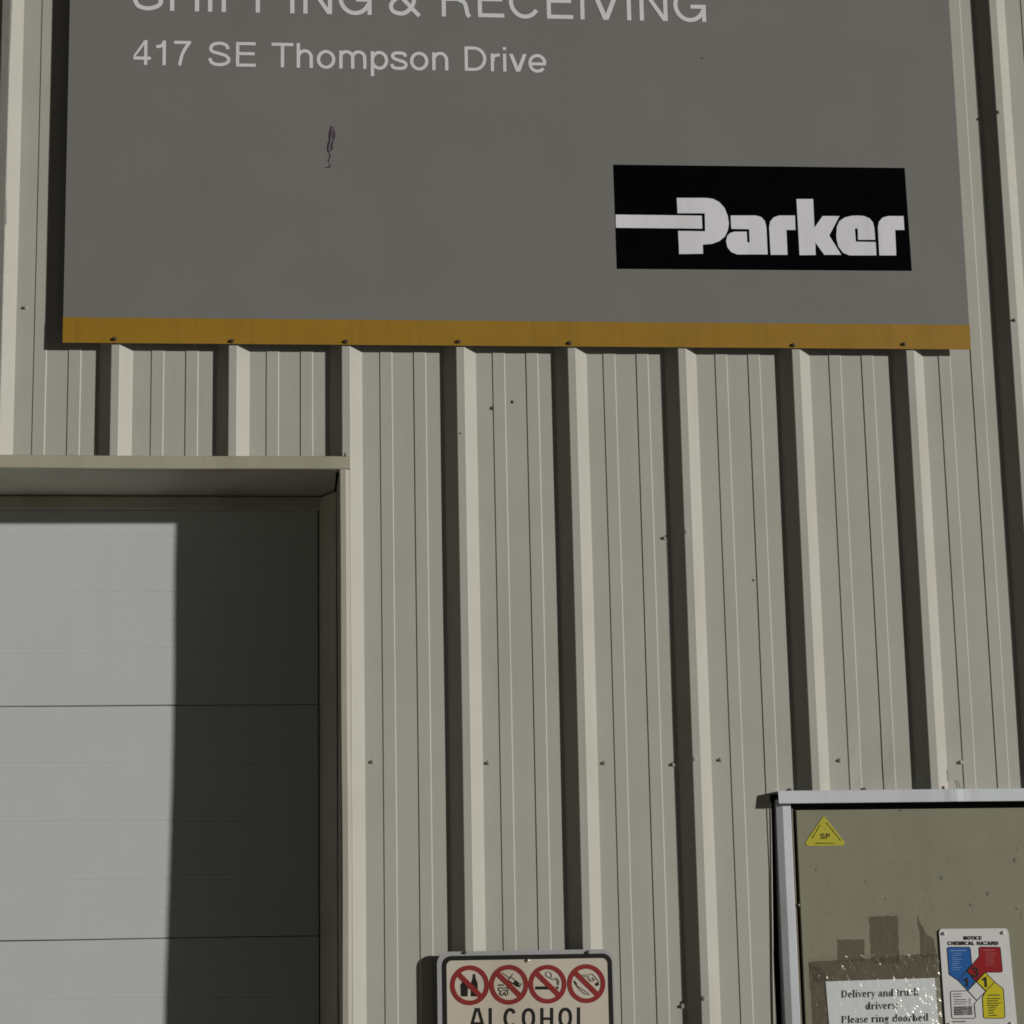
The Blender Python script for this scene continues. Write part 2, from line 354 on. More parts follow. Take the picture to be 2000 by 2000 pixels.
def sheet(mb, x0, x1, z0, z1, lift=0, xcut=None):
    cols = [x0]+[p[0] for p in PROF if x0+1e-4 < p[0] < x1-1e-4]+[x1]
    n = max(2, int((z1-z0)/.07)); V = []
    for i in range(n+1):
        z = z0+(z1-z0)*i/n
        for j, x in enumerate(cols):
            y = yprof(x)
            wx = noise.noise((x*1.3, z*1.1, 3))*.0009
            wy = noise.noise((x*2.2, z*1.6, 9))*.0011*(1 if y > -.01 else .5)
            # shallow dent in the sheet just above the entry door
            wy += .0045*math.exp(-(((x-1.965)/.045)**2+((z-2.275)/.07)**2))
            X = x+wx
            if xcut and j == len(cols)-1: X = xcut(z); y = yprof(X)
            V.append((X, y-lift+wy, z))
    k = len(cols)
    return mb.add(V, [(i*k+j, i*k+j+1, (i+1)*k+j+1, (i+1)*k+j) for i in range(n) for j in range(k-1)])
HEADZ = W(300, 916, -.036).z; HEADTOP = W(300, 892, -.036).z
EAVE = 5.6; BASEZ = .14
JX = W(664, 1200, -.036).x; DOORL = -2.45
bld = empty('warehouse_building', (0, 0, 0), 'beige ribbed metal warehouse wall behind all the signs and doors', 'building')
lapx = lambda k: xr(k)-CW-SW-.010
panels = {}
CUTX0 = W(1300+575*.36232, 1300+775*.36232, 0).x
CUTX1 = W(1300+590*.36232, 1990, 0).x
CUTZ0 = W(1508, 1580, 0).z; CUTZ1 = W(1513, 1990, 0).z
cutx = lambda z: CUTX1+(CUTX0-CUTX1)*max(-1.5, min(1.1, (z-CUTZ1)/(CUTZ0-CUTZ1)))-.006+noise.noise((z*6, 2, 2))*.0015
CAPZ = W(1535, 1542, -.03).z
ENTR = 2.78
for k in (-10, -7, -4, -1, 2, 5, 8, 11):
    mb = MB(); x0, x1 = lapx(k), xr(k+3)+.004
    if k == -10: sheet(mb, x0, x1, BASEZ, EAVE)
    elif k in (-7,):
        sheet(mb, x0, x1, HEADTOP-.012, EAVE); 
        if x0 < DOORL: sheet(mb, x0, min(x1, DOORL), BASEZ, HEADTOP-.012)
    elif k in (-4, -1): sheet(mb, x0, x1, HEADTOP-.012, EAVE, lift=.0010)
    elif k == 2:
        sheet(mb, x0, x1, HEADTOP-.012, EAVE, lift=.0020); sheet(mb, xr(2)-CW+.004, x1, BASEZ, HEADTOP-.012, lift=.0020)
    elif k == 5:
        sheet(mb, x0, x1, CAPZ-.01, EAVE, lift=.0030); sheet(mb, x0, CUTX0, BASEZ, CAPZ-.01, lift=.0030, xcut=cutx)
    elif k == 8:
        sheet(mb, x0, x1, CAPZ-.01, EAVE, lift=.0040)
        sheet(mb, ENTR, x1, BASEZ, CAPZ-.01, lift=.0040)
    else: sheet(mb, x0, x1, BASEZ, EAVE, lift=.0050)
    panels[k] = mb.build('wall_panel', 'panel', bld)
def panel_at(x):
    return panels[max(k for k in panels if lapx(k) <= x+.02)]
LIFT = {-10: 0, -7: 0, -4: .001, -1: .001, 2: .002, 5: .003, 8: .004, 11: .005}
def wall_screw(px, py, crest=False):
    p = W(px, py, -RH if crest else 0); k = max(k for k in panels if lapx(k) <= p.x)
    y = yprof(p.x)-LIFT[k]-.0006; p = W(px, py, y); screw((p.x, y, p.z), panels[k])
for px, py in ((728, 1488), (954, 1490), (1181, 1490), (1408, 1484), (1641, 1485), (1877, 1489), (50, 601), (1315, 1493), (1298, 1051), (1333, 1965)): wall_screw(px, py)
for px, py in ((1340, 1038), (1356, 1482), (1375, 1950), (1951, 219), (1983, 625)): wall_screw(px, py, True)
# the girt rows go on past the frame
for k in (9, 10, 12, 13):
    for z in (W(728, 1488, 0).z, W(50, 601, 0).z): screw((xr(k)+SW+.012, -.0046, z), panel_at(xr(k)+.1))
# dark shell added unseen behind the sheets, keeps sky light from leaking in
sh = MB().box(DOORL-2, 6.5, .42, 9, .02, EAVE-.1).build('light_block_shell', 'shell', bld)
# eave cap
MB().sweep([(-.06, EAVE-.05), (-.06, EAVE+.1), (9.1, EAVE+.5), (9.1, EAVE+.45), (.0, EAVE+.04), (.0, EAVE-.05)], 'x', DOORL-2.2, 6.6, 12).build('roof', 'trim', bld)
# backing between sheets and shell around the two openings (girts and framing)
MB().box(JX+.012, 1.70, .03, .41, BASEZ, EAVE-.2).box(DOORL-1.9, JX+.0119, .03, .41, HEADTOP+.03, EAVE-.2).box(ENTR+.02, 6.4, .03, .41, BASEZ, EAVE-.2).box(1.7001, ENTR+.0199, .03, .41, CAPZ+.02, EAVE-.2).build('wall_framing', 'shell', bld)
# small dried-mud spots and scuffs on the sheets
def blot(name, mat, px, py, r, yo, parent, el=1.0):
    mb = MB(); c = W(px, py, yo); y = yprof(c.x)-LIFT[max(k for k in panels if lapx(k) <= c.x)]-.0016 if yo == 0 else yo; c = W(px, py, y); P = []
    n = 12
    for i in range(n):
        a = 6.2832*i/n; rr = r*(1+.45*noise.noise((px*.3+math.cos(a)*1.2, py*.3, math.sin(a)*1.2)))
        P.append((c.x+rr*math.cos(a), y, c.z+rr*el*math.sin(a)))
    fl = .35 if yo == 0 else .06; cv = (c.x, y-r*fl, c.z)
    V = P+[(c.x+(p[0]-c.x)*.55, y-r*fl*.85, c.z+(p[2]-c.z)*.55) for p in P]+[cv]
    return mb.add(V, [(i, (i+1) % n, n+(i+1) % n, n+i) for i in range(n)]+[(n+i, n+(i+1) % n, 2*n) for i in range(n)]).build(name, mat, parent)
for px, py, r in ((962, 797, .0055), (1001, 785, .0042), (899, 846, .0022), (1472, 1133, .0026), (1387, 1965, .003)):
    blot('mud_spot', 'smudge', px, py, r, 0, panel_at(W(px, py, 0).x))
for (ax, ay), (bx, by) in (((1848, 1504), (1850, 1526)), ((1868, 1524), (1874, 1540))):
    p = W(ax, ay, 0); q = W(bx, by, 0); yy = yprof(p.x)-.0065
    MB().stroke([(p.x, yy, p.z), ((p.x+q.x)/2+.001, yy, (p.z+q.z)/2), (q.x, yprof(q.x)-.0065, q.z)], .0022).build('scratch', 'scratch', panel_at(p.x))

# overhead door opening: head trim, soffit, jamb
DD = .283
TRX = W(684, 905, -.046).x
MB().sweep([(-.034, HEADTOP+.004), (-.046, HEADTOP), (-.0475, HEADTOP-.003), (-.0425, HEADZ+.002), (-.040, HEADZ), (.0, HEADZ+.001), (.0, HEADTOP+.004)], 'x', DOORL-.06, TRX, 40, .0016, 4).build('head_trim', 'trim', bld)
MB().sweep([(-.0385, HEADZ-.0005), (DD+.02, HEADZ-.0012), (DD+.02, HEADZ+.02), (-.0385, HEADZ+.0005)], 'x', DOORL, W(657, 920, -.036).x, 30, .002, 8).build('soffit', 'soffit', bld)
jt = lambda s, x: [(x, -.030), (x+s*.0008, -.0415), (x+s*.0025, -.0430), (x+s*.0165, -.0430), (x+s*.0180, -.0420), (x+s*.0262, -.0350), (x+s*.0262, -.0345), (x+s*.0262, -.030)]
MB().sweep(jt(1, JX), 'z', BASEZ-.02, HEADZ-.001, 60, .0022, 2, bow=lambda z: -.012*max(0, min(1.2, (2.62-z)/1.0))+.0012*noise.noise((z*9, 3, 3))).build('jamb_trim', 'jamb', bld)
MB().sweep(jt(-1, DOORL), 'z', BASEZ-.02, HEADZ-.001, 34, .0022, 6).build('jamb_trim', 'jamb', bld)
MB().sweep([(JX+.0002, -.0300), (JX-.0030, DD+.03), (JX+.010, DD+.03), (JX+.010, -.0300)], 'z', BASEZ-.02, HEADZ-.004, 30, .0018, 2.2).build('jamb_return', 'soffit', bld)
MB().box(DOORL-.01, DOORL, -.0295, DD+.03, BASEZ-.02, HEADZ-.004).build('jamb_return', 'soffit', bld)
p = W(676, 890, -.034); screw((p.x, -.0475, p.z), bld)

# ------------------------------------------------------------------ overhead sectional door
odx = W(621, 1300, DD).x
od = empty('overhead_door', ((DOORL+odx)/2, DD, .12), 'pale grey sectional overhead door deep in its opening, half in shadow', 'door')
S1 = W(100, 1379, DD).z; S2 = W(100, 1836, DD).z; SH = S1-S2
zs = [S1+SH*k for k in (1, 0, -1, -2)]
tops = [HEADZ+.14]+[z for z in (S1, S2, S2-SH)]+[.13]
for i in range(len(tops)-1):
    z1, z0 = tops[i]-.0007, tops[i+1]+.0007
    prof = [(DD+.03, z0), (DD+.004, z0), (DD, z0+.0014)]
    pitch = SH/8; k = 1
    base = tops[i+1]
    while base+pitch*k < z1-.02:
        c = base+pitch*k; dp = .0005 if k % 2 else .0009
        prof += [(DD, c-.004), (DD+dp, c-.0004), (DD+dp, c+.0004), (DD, c+.004)]; k += 1
    prof += [(DD, z1-.0014), (DD+.004, z1), (DD+.03, z1)]
    MB().sweep(prof, 'x', DOORL+.03, odx, 26, .0012, 20+i).build('door_section', 'roller', od)
MB().box(odx+.0005, odx+.0035, DD+.004, DD+.02, .13, HEADZ-.002).build('edge_seal', 'seal', od)
MB().sweep([(odx+.0040, DD+.01), (odx+.0045, DD-.004), (odx+.010, DD-.020), (JX-.010, DD-.085), (JX-.004, DD-.090), (JX-.004, DD+.01)], 'z', .13, HEADZ-.008, 30, .0014, 33).build('side_stop', 'stop', od)
MB().sweep([(DD-.012, HEADZ-.006), (DD-.012, HEADZ-.036), (DD-.003, HEADZ-.040), (DD-.002, HEADZ-.006)], 'x', DOORL+.03, odx+.009, 24, .0012, 31).build('head_seal', 'soffit', od)

# ------------------------------------------------------------------ entry door
FY, SY = -.022, -.012
fx0 = W(1539, 1800, FY).x; fx0b = W(1527.5, 1570, FY).x; fx0 = (fx0+fx0b)/2
CZ0, CZ1 = W(1700, 1543, -.041).z, W(1700, 1567, -.044).z
SZ = W(1700, 1581, SY).z
ed = empty('entry_door', (fx0+.5, 0, .12), 'olive steel entry door with white frame and drip cap, right of the wall', 'door')
sx0 = W(1300+705*.36232, 1600, SY).x
FR = sx0+.93
n_ = 40; V = []
for i in range(n_+1):
    z = .14+(CAPZ-.03-.14)*i/n_; x = cutx(z); V += [(x-.0030, -.0058, z), (x+.0004, -.0085, z), (x+.0034, -.0040, z), (x+.0034, .012, z)]
MB().add(V, [(i*4+j, i*4+j+1, i*4+j+5, i*4+j+4) for i in range(n_) for j in range(3)]).build('edge_channel', 'panel', bld)
# left frame leg: slanted outer return, white face, inner edge
MB().sweep([(fx0-.0165, .028), (fx0-.0150, FY+.0068), (fx0-.0008, FY+.0006), (fx0+.001, FY), (fx0+.0205, FY), (fx0+.022, FY+.002), (fx0+.0235, .028)], 'z', .14, CZ1+.012, 30, .0012, 41).build('frame_jamb', 'frame', ed)
MB().sweep([(FR+.004, .028), (FR+.006, FY), (FR+.030, FY), (FR+.046, .028)], 'z', .14, CZ1+.012, 20, .001, 43).build('frame_jamb', 'frame', ed)
MB().box(fx0-.012, FR+.044, .010, .028, SZ-.02, CZ0+.02).build('head_shade_fill', 'dark', ed)  # head recess coloured near-black to carry the shade below the drip cap
MB().sweep([(fx0+.0236, .026), (fx0+.0238, SY-.004), (fx0+.0285, SY-.001), (fx0+.0300, .026)], 'z', .14, SZ+.004, 40, .0016, 47).build('weatherstrip', 'seal', ed)
MB().box(fx0+.0301, sx0+.004, .012, .026, .14, SZ+.004).build('door_gap_dark_fill', 'dark', ed)  # near-black strip stands in for the dark of the open gap
MB().sweep([(sx0, .024), (sx0, SY+.0015), (sx0+.0015, SY), (FR-.0015, SY), (FR, SY+.0015), (FR, .024)], 'z', .15, SZ, 30, .0008, 51).build('door_leaf', 'slab', ed)
capx = W(1521, 1560, -.043).x
mb = MB()
def cap_prof(x):
    t = noise.noise((x*3, 7, 1))*.0012-.003*math.exp(-((x-2.18)/.02)**2)
    return [(-.004, CZ0+.0018), (-.0385+t, CZ0+.0008), (-.0400+t, CZ0-.001), (-.0440+t, CZ1+.001), (-.0432+t, CZ1-.0005), (-.0418+t, CZ1+.0005), (-.0375+t, CZ0-.002), (-.004, CZ0+.0003)]
n = 60; k = 8; V = []
for i in range(n+1):
    x = capx+(FR+.07-capx)*i/n; V += [(x, a, b) for a, b in cap_prof(x)]
mb.add(V, [(i*k+j, i*k+(j+1) % k, (i+1)*k+(j+1) % k, (i+1)*k+j) for i in range(n) for j in range(k)]+[tuple(range(k-1, -1, -1)), tuple(n*k+i for i in range(k))])
mb.build('drip_cap', 'frame', ed)
for px in (1544, 1689, 1840): p = W(px, 1540, -.012); screw((p.x, yprof(p.x)-.0045, CZ0+.006), ed, BOLT)
p = W(1460+645*.15528, 1500+1725*.15528, SY-.004); MB().box(p.x-.002, p.x+.002, SY-.009, SY-.0045, p.z-.003, p.z+.003).build('latch_tab', 'zinc', ed)

# ------------------------------------------------------------------ big grey sign
SGY = -.0410
sgx0, sgx1, sgz0 = -.1470, 2.2995, (W(125, 668, SGY).z+W(1897, 683, SGY).z)/2
sgz1 = sgz0+1.2192
sg = empty('shipping_sign', ((sgx0+sgx1)/2, SGY, sgz0), 'large grey shipping and receiving sign with yellow bottom stripe on the ribs', 'sign')
def board(mb, x0, x1, z0, z1, y, t, nx, nz, amp):
    V = []
    for i in range(nz+1):
        for j in range(nx+1):
            x = x0+(x1-x0)*j/nx; z = z0+(z1-z0)*i/nz
            V.append((x, y+noise.noise((x*1.4, z*1.4, 4))*amp, z))
    k = nx+1
    b = len(V); V += [(v[0], v[1]+t, v[2]) for v in V]
    F = [(i*k+j, i*k+j+1, (i+1)*k+j+1, (i+1)*k+j) for i in range(nz) for j in range(nx)]
    ed = [j for j in range(k)]+[i*k+nx for i in range(1, nz+1)]+[nz*k+j for j in range(nx-1, -1, -1)]+[i*k for i in range(nz-1, 0, -1)]
    F += [(ed[i], ed[i]+b, ed[(i+1) % len(ed)]+b, ed[(i+1) % len(ed)]) for i in range(len(ed))]
    return mb.add(V, F)
board(MB(), sgx0, sgx1, sgz0, sgz1, SGY, .003, 40, 20, .0002).build('board', 'sign', sg)
SF = SGY-.0007
stz = (W(126, 619, SF).z+W(1897, 635, SF).z)/2
board(MB(), sgx0-.0005, sgx1+.0005, sgz0-.0006, stz, SF, .0005, 40, 2, .0002).build('stripe', 'yellow', sg)
s_ = 2000/1932
def sign_words(words, zb, cap, bold=.125):
    for wd, a, b in words:
        # the left-right pixel is read at the line's own height
        py = W0(zb, (a+b)/2*s_); x0 = W(a*s_, py, SF).x; x1 = W(b*s_, py, SF).x
        for m_ in letters(wd, x0, x1, zb, cap, SF, bold): m_.build('letter', 'vinyl', sg)
def W0(z, px):
    lo, hi = -600, 2400
    for _ in range(40):
        m_ = (lo+hi)/2
        if W(px, m_, SF).z > z: lo = m_
        else: hi = m_
    return lo
zb1 = (W(1075*.36232, 60*.36232, SF).z + W(650+1220*.36232, 103*.36232, SF).z)/2
sign_words([('SHIPPING', 251, 703), ('&', 735, 794), ('RECEIVING', 833, 1334)], zb1, .101, .118)
zb2 = (W(1330*.36232, 358*.36232, SF).z + W(650+765*.36232, 384*.36232, SF).z)/2
sign_words([('417', 249, 362), ('SE', 393, 485), ('Thompson', 510, 845), ('Drive', 876, 1032)], zb2, .0715)
c3 = lambda x, y: W(1300+x*.36232, y*.36232, SF)
lg = MB().poly([W(1198, 321.5, SF), W(1205, 525, SF), W(1781, 529, SF), W(1767, 328, SF)][::-1]).build('logo_panel', 'black', sg)
LETTERS = [
 [(60,1067),(215,1067),(255,1072),(290,1090),(318,1122),(335,1165),(341,1205),(336,1240),(320,1275),(290,1300),(250,1315),(200,1319),(202,1368),(73,1370),(67,1245),(213,1247),(211,1150),(64,1150)],
 [(-270,1157),(195,1163),(198,1233),(-268,1228)],
 [(350,1162),(485,1162),(515,1170),(535,1192),(543,1225),(550,1372),(385,1372),(352,1358),(333,1333),(326,1300),(333,1270),(350,1255),(372,1249),(437,1249),(440,1307),(453,1307),(450,1236),(354,1234)],
 [(566,1374),(657,1374),(651,1240),(700,1240),(697,1162),(612,1162),(582,1172),(563,1195),(558,1225)],
 [(705,1073),(795,1073),(802,1228),(846,1165),(937,1165),(882,1270),(947,1374),(855,1374),(807,1308),(809,1375),(722,1376)],
 [(920,1262),(923,1222),(937,1192),(965,1173),(1000,1164),(1035,1162),(1070,1165),(1100,1178),(1118,1200),(1125,1232),(1130,1293),(1037,1293),(1035,1232),(1020,1232),(1025,1303),(1132,1305),(1136,1377),(990,1377),(955,1362),(932,1330),(922,1295)],
 [(1152,1377),(1243,1377),(1237,1240),(1287,1240),(1282,1165),(1200,1165),(1170,1173),(1150,1195),(1144,1225)]]
for L in LETTERS: MB().poly([(p.x, SF-.0007, p.z) for p in (c3(*q) for q in L)]).build('logo_letter', 'logo_white', lg)
for px, py in ((224, 662), (453, 666), (676, 667), (896, 667), (1113, 670), (1550, 674), (1766, 672)):
    p = W(px, py, SF-.001); screw((p.x, SF-.0008, p.z), sg, SIGNSCREW)
for k in range(0, 8): screw((xr(k)-.011, SGY-.0004, sgz1-.03), sg, SIGNSCREW)
# purple marker scribble and a speck
c1 = lambda x, y: W(x*.36232, y*.36232, SF)
mb = MB()
mb.poly([c1(*q) for q in ((1783,678),(1775,700),(1777,735),(1790,742),(1800,760),(1809,735),(1806,705),(1795,682))])
mb.poly([c1(*q) for q in ((1790,752),(1780,790),(1784,815),(1796,808),(1795,780),(1799,765))])
mb.build('marker_smear', 'smear', sg)
mb = MB(); SM = lambda *pts: [(p.x, p.y-.0002, p.z) for p in (c1(*q) for q in pts)]
mb.stroke(SM((1782,700),(1776,728),(1778,752),(1769,785),(1768,812),(1776,822)), .0042)
mb.stroke(SM((1802,712),(1804,735),(1797,752)), .0022); mb.stroke(SM((1790,770),(1786,795)), .0024)
mb.stroke(SM((1776,828),(1781,842),(1771,862),(1772,876)), .0024); mb.stroke(SM((1778,884),(1780,893),(1777,902),(1754,903)), .0024)
mb.build('marker_scribble', 'marker', sg)
mb = MB(); c = W(1372, 113, SF); mb.poly([(c.x+.002*math.cos(t*.9), SF, c.z+.0035*math.sin(t*.9)) for t in range(7)]).build('speck', 'smudge', sg)

# ------------------------------------------------------------------ prohibition sign
PY = -.0400
c4 = lambda x, y, d=PY: W(800+x*.21739, 1840+y*.21739, d)
px0, px1 = c4(253, 720).x, c4(1846, 720).x; pz1 = (c4(300, 79).z+c4(1700, 72).z)/2; pz0 = pz1-(px1-px0)*1.5
ps = empty('prohibition_sign', ((px0+px1)/2, PY, pz0), 'cream sign with four red prohibition circles above the word ALCOHOL', 'sign')
PL = rrect(px0, px1, pz0, pz1, PY, .030)
MB().slab(PL, .002).build('plate', 'alu', ps)
B1 = PY-.0008
bx0, bx1, bz1 = c4(297, 700).x, c4(1832, 700).x, c4(900, 116).z
bord = MB()
o_ = rrect(bx0, bx1, pz0+.010, bz1, B1, .024); i_ = rrect(bx0+.0115, bx1-.0115, pz0+.0215, bz1-.0115, B1, .014); nn = len(o_)
bord.add(o_+i_, [(j, (j+1) % nn, (j+1) % nn+nn, j+nn) for j in range(nn)]).build('border', 'ink', ps)
MB().poly(rrect(bx0+.0112, bx1-.0112, pz0+.0212, bz1-.0112, PY-.0004, .014)).build('face', 'cream', ps)
def symbol(cx, cy, r, draw):
    c = c4(cx, cy, B1); R = r*.21739/728*1.005
    y1, y2 = B1-.0006, B1-.0004
    mb = MB(); mb.ring((c.x, c.z), R, R*.235, y1)
    a = math.radians(-45); q = R*.86
    mb.stroke([(c.x-q*math.cos(a), y1-.0001, c.z-q*math.sin(a)), (c.x+q*math.cos(a), y1-.0001, c.z+q*math.sin(a))], R*.26)
    o = mb.build('prohibition_ring', 'red', ps)
    mb = MB(); P = lambda *pts: [c4(*p, y2) for p in pts]; draw(mb, P); mb.build('pictogram', 'ink', o)
def d1(mb, P):
    mb.poly(P((458,385),(470,368),(474,352),(507,352),(512,368),(525,385),(522,488),(463,488)))
    mb.poly(P((570,287),(590,287),(593,320),(611,368),(616,488),(552,488),(553,372),(567,322)))
def d2(mb, P):
    mb.stroke(P((832,274),(905,330)), .0016); mb.stroke(P((905,310),(988,372),(970,398),(888,345),(905,310)), .0019)
    mb.stroke(P((928,283),(912,310),(892,330),(888,355)), .0015); mb.stroke(P((975,400),(1012,372)), .0022); mb.stroke(P((995,385),(990,412)), .0018)
    mb.poly(P((948,345),(985,373),(972,395),(935,368)))
    mb.poly(P((795,380),(846,380),(846,392),(795,392)))
    mb.stroke(P((800,412),(884,412),(882,470),(862,480),(855,455),(830,480),(810,470),(822,440),(800,435),(800,412)), .0026); mb.stroke(P((835,432),(870,432),(866,450)), .0024)
def d3(mb, P):
    mb.poly(P((1130,398),(1304,398),(1304,426),(1130,426)))
    for x in (1318, 1331): mb.poly(P((x,396),(x+7,396),(x+7,426),(x,426)))
    mb.stroke(P((1242,262),(1222,278),(1226,302),(1252,320),(1276,308),(1272,284),(1254,268)), .0017)
    mb.stroke(P((1262,322),(1290,338),(1316,336),(1328,352),(1327,385)), .0018); mb.stroke(P((1300,322),(1326,326),(1340,345),(1339,386)), .0016)
def d4(mb, P):
    mb.poly(P((1470,352),(1484,346),(1508,378),(1494,392)))
    mb.stroke(P((1498,386),(1560,428),(1618,474),(1572,466),(1530,430),(1500,394)), .0015)
    mb.stroke(P((1538,298),(1590,296),(1640,287),(1672,318),(1700,362)), .0017); mb.stroke(P((1560,312),(1600,306),(1618,322),(1588,322)), .0016)
    mb.stroke(P((1606,330),(1622,352),(1648,352),(1662,338),(1640,318)), .0018); mb.stroke(P((1618,340),(1646,330)), .0016)
    mb.poly(P((1664,372),(1698,358),(1704,384),(1678,398)))
for a, b, r, d in ((540, 388, 165, d1), (892, 383, 165, d2), (1240, 378, 161, d3), (1588, 373, 162, d4)): symbol(a, b, r, d)
mb = MB(); y2 = B1-.0004; SWD = .0078
P = lambda *pts: [c4(*p, y2) for p in pts]
T, Bm = 592, 775
def oval(cx, w): return [(cx+(w/2)*math.cos(math.radians(t)), (T+Bm)/2-0+((Bm-T)/2-14)*math.copysign(abs(math.sin(math.radians(t)))**.8, math.sin(math.radians(t)))) for t in range(0, 360, 15)]
def inkl(*strokes):
    mb = MB()
    for i, (pts, k, cl) in enumerate(strokes): mb.stroke([(p.x, p.y-i*.0001, p.z) for p in P(*pts)], SWD*k, cl)
    mb.build('letter', 'ink', ps)
inkl((((552,Bm),(601,T)), .9, 0), (((617,T),(668,Bm)), .9, 0), (((575,730),(645,730)), .8, 0), (((594,T+8),(624,T+8)), .5, 0))
inkl((((726,T),(726,Bm)), 1, 0), (((712,Bm-12),(790,Bm-12)), .8, 0))
inkl(([(905+46*math.cos(math.radians(t)), (T+Bm)/2-(Bm-T-28)/2*math.sin(math.radians(t))) for t in range(35, 330, 15)], 1, 0))
inkl((oval(1070, 92), 1, True))
inkl((((1190,T),(1190,Bm)), 1, 0), (((1278,T-2),(1278,Bm)), 1, 0), (((1190,688),(1278,688)), .85, 0))
inkl(([(x, y-4) for x, y in oval(1400, 94)], 1, True))
inkl((((1519,T-6),(1519,Bm)), 1, 0), (((1505,Bm-14),(1585,Bm-14)), .8, 0))
for x, y in ((497, 95), (1600, 90)): p = c4(x, y); screw((p.x, PY-.0005, p.z), ps, BOLT, 'bolt')
p = c4(1062, 165); screw((p.x, B1-.0004, p.z), ps, RIVET, 'rivet')
# ------------------------------------------------------------------ things stuck on the entry door
NY = SY-.0012
# triangle sticker
c6 = lambda x, y, d=NY: W(1460+x*.15528, 1500+y*.15528, d)
tp = [c6(*q) for q in ((735,960),(730,940),(742,918),(945,622),(960,604),(976,618),(1218,925),(1224,952),(1210,975),(760,980))]
ts = empty('triangle_sticker', (c6(960, 975).x, NY, c6(960, 975).z), 'small yellow triangle sticker marked SP at top left of olive door', 'sticker')
MB().slab(tp, .0006).build('face', 'syel', ts)
mb = MB(); a = c6(917, 888, NY-.0004); b = c6(1040, 885, NY-.0004); put_text(mb, 'SP', a.x, b.x, (a.z+b.z)/2-.001, .0140, NY-.0004, .20)
def word_bars(mb, p, q, wd, seed, conv, d):
    rnd = random.Random(seed); t = 0
    while t < .98:
        e = min(1, t+rnd.uniform(.03, .09))
        mb.stroke([conv(p[0]+(q[0]-p[0])*t, p[1]+(q[1]-p[1])*t, d), conv(p[0]+(q[0]-p[0])*e, p[1]+(q[1]-p[1])*e, d)], wd*rnd.uniform(.7, 1.05)); t = e+rnd.uniform(.008, .03)
word_bars(mb, (812,885), (915,715), .0026, 1, c6, NY-.0004); word_bars(mb, (990,688), (1172,912), .0026, 2, c6, NY-.0004); word_bars(mb, (852,945), (1100,948), .0026, 3, c6, NY-.0004)
mb.build('lettering', 'ink', ts)

# tape, paper, clear sleeve
c5 = lambda x, y, d=NY: W(1580+x*.21739, 1760+y*.21739, d)
def ragged(pts, seed, amp=11):
    out = []
    for i, p in enumerate(pts):
        q = pts[(i+1) % len(pts)]; n = max(2, int(math.dist(p, q)/28))
        for j in range(n):
            t = j/n; x = p[0]+(q[0]-p[0])*t; y = p[1]+(q[1]-p[1])*t
            out.append((x+amp*noise.noise((x*.03, y*.03, seed)), y+amp*noise.noise((x*.03, y*.03, seed+9))))
    return out
TAPES = [
 ('tall upright strip of brown tape above the printed notice', [(540,140),(560,505),(575,560),(815,560),(800,128)], SY-.0010),
 ('short creased strip of brown tape left of the tall upright strip', [(255,345),(262,548),(505,540),(498,345)], SY-.0010),
 ('torn narrow strip of brown tape beside the chemical hazard placard', [(975,120),(1000,330),(1005,520),(1150,500),(1120,330),(1060,300),(1010,215)], SY-.0010),
 ('long horizontal strip of brown tape along the top of the notice', [(-5,545),(8,610),(60,730),(1165,690),(1160,470),(1010,480),(800,495),(500,520)], SY-.0016),
 ('vertical strip of brown tape down the left edge of the notice', [(5,560),(55,1300),(215,1300),(172,700),(130,610)], SY-.0022)]
for lab, P, y in TAPES:
    q = [c5(a, b, y) for a, b in ragged(P, len(lab))]
    o = MB().slab(q, .0002).build('packing_tape', 'tape'); tag(o, lab, 'tape', 'brown tape strips around the notice')
PPY = SY-.0030
pn = empty('printed_notice', (c5(650, 1000).x, PPY, c5(650, 1400).z), 'white printed notice to delivery and truck drivers taped on olive door', 'notice')
q = [c5(a, b, PPY) for a, b in ((150,722),(1130,690),(1185,1340),(205,1390))]
PZ = []
MB().slab(q[::-1], .0003).build('sheet', 'paper', pn)
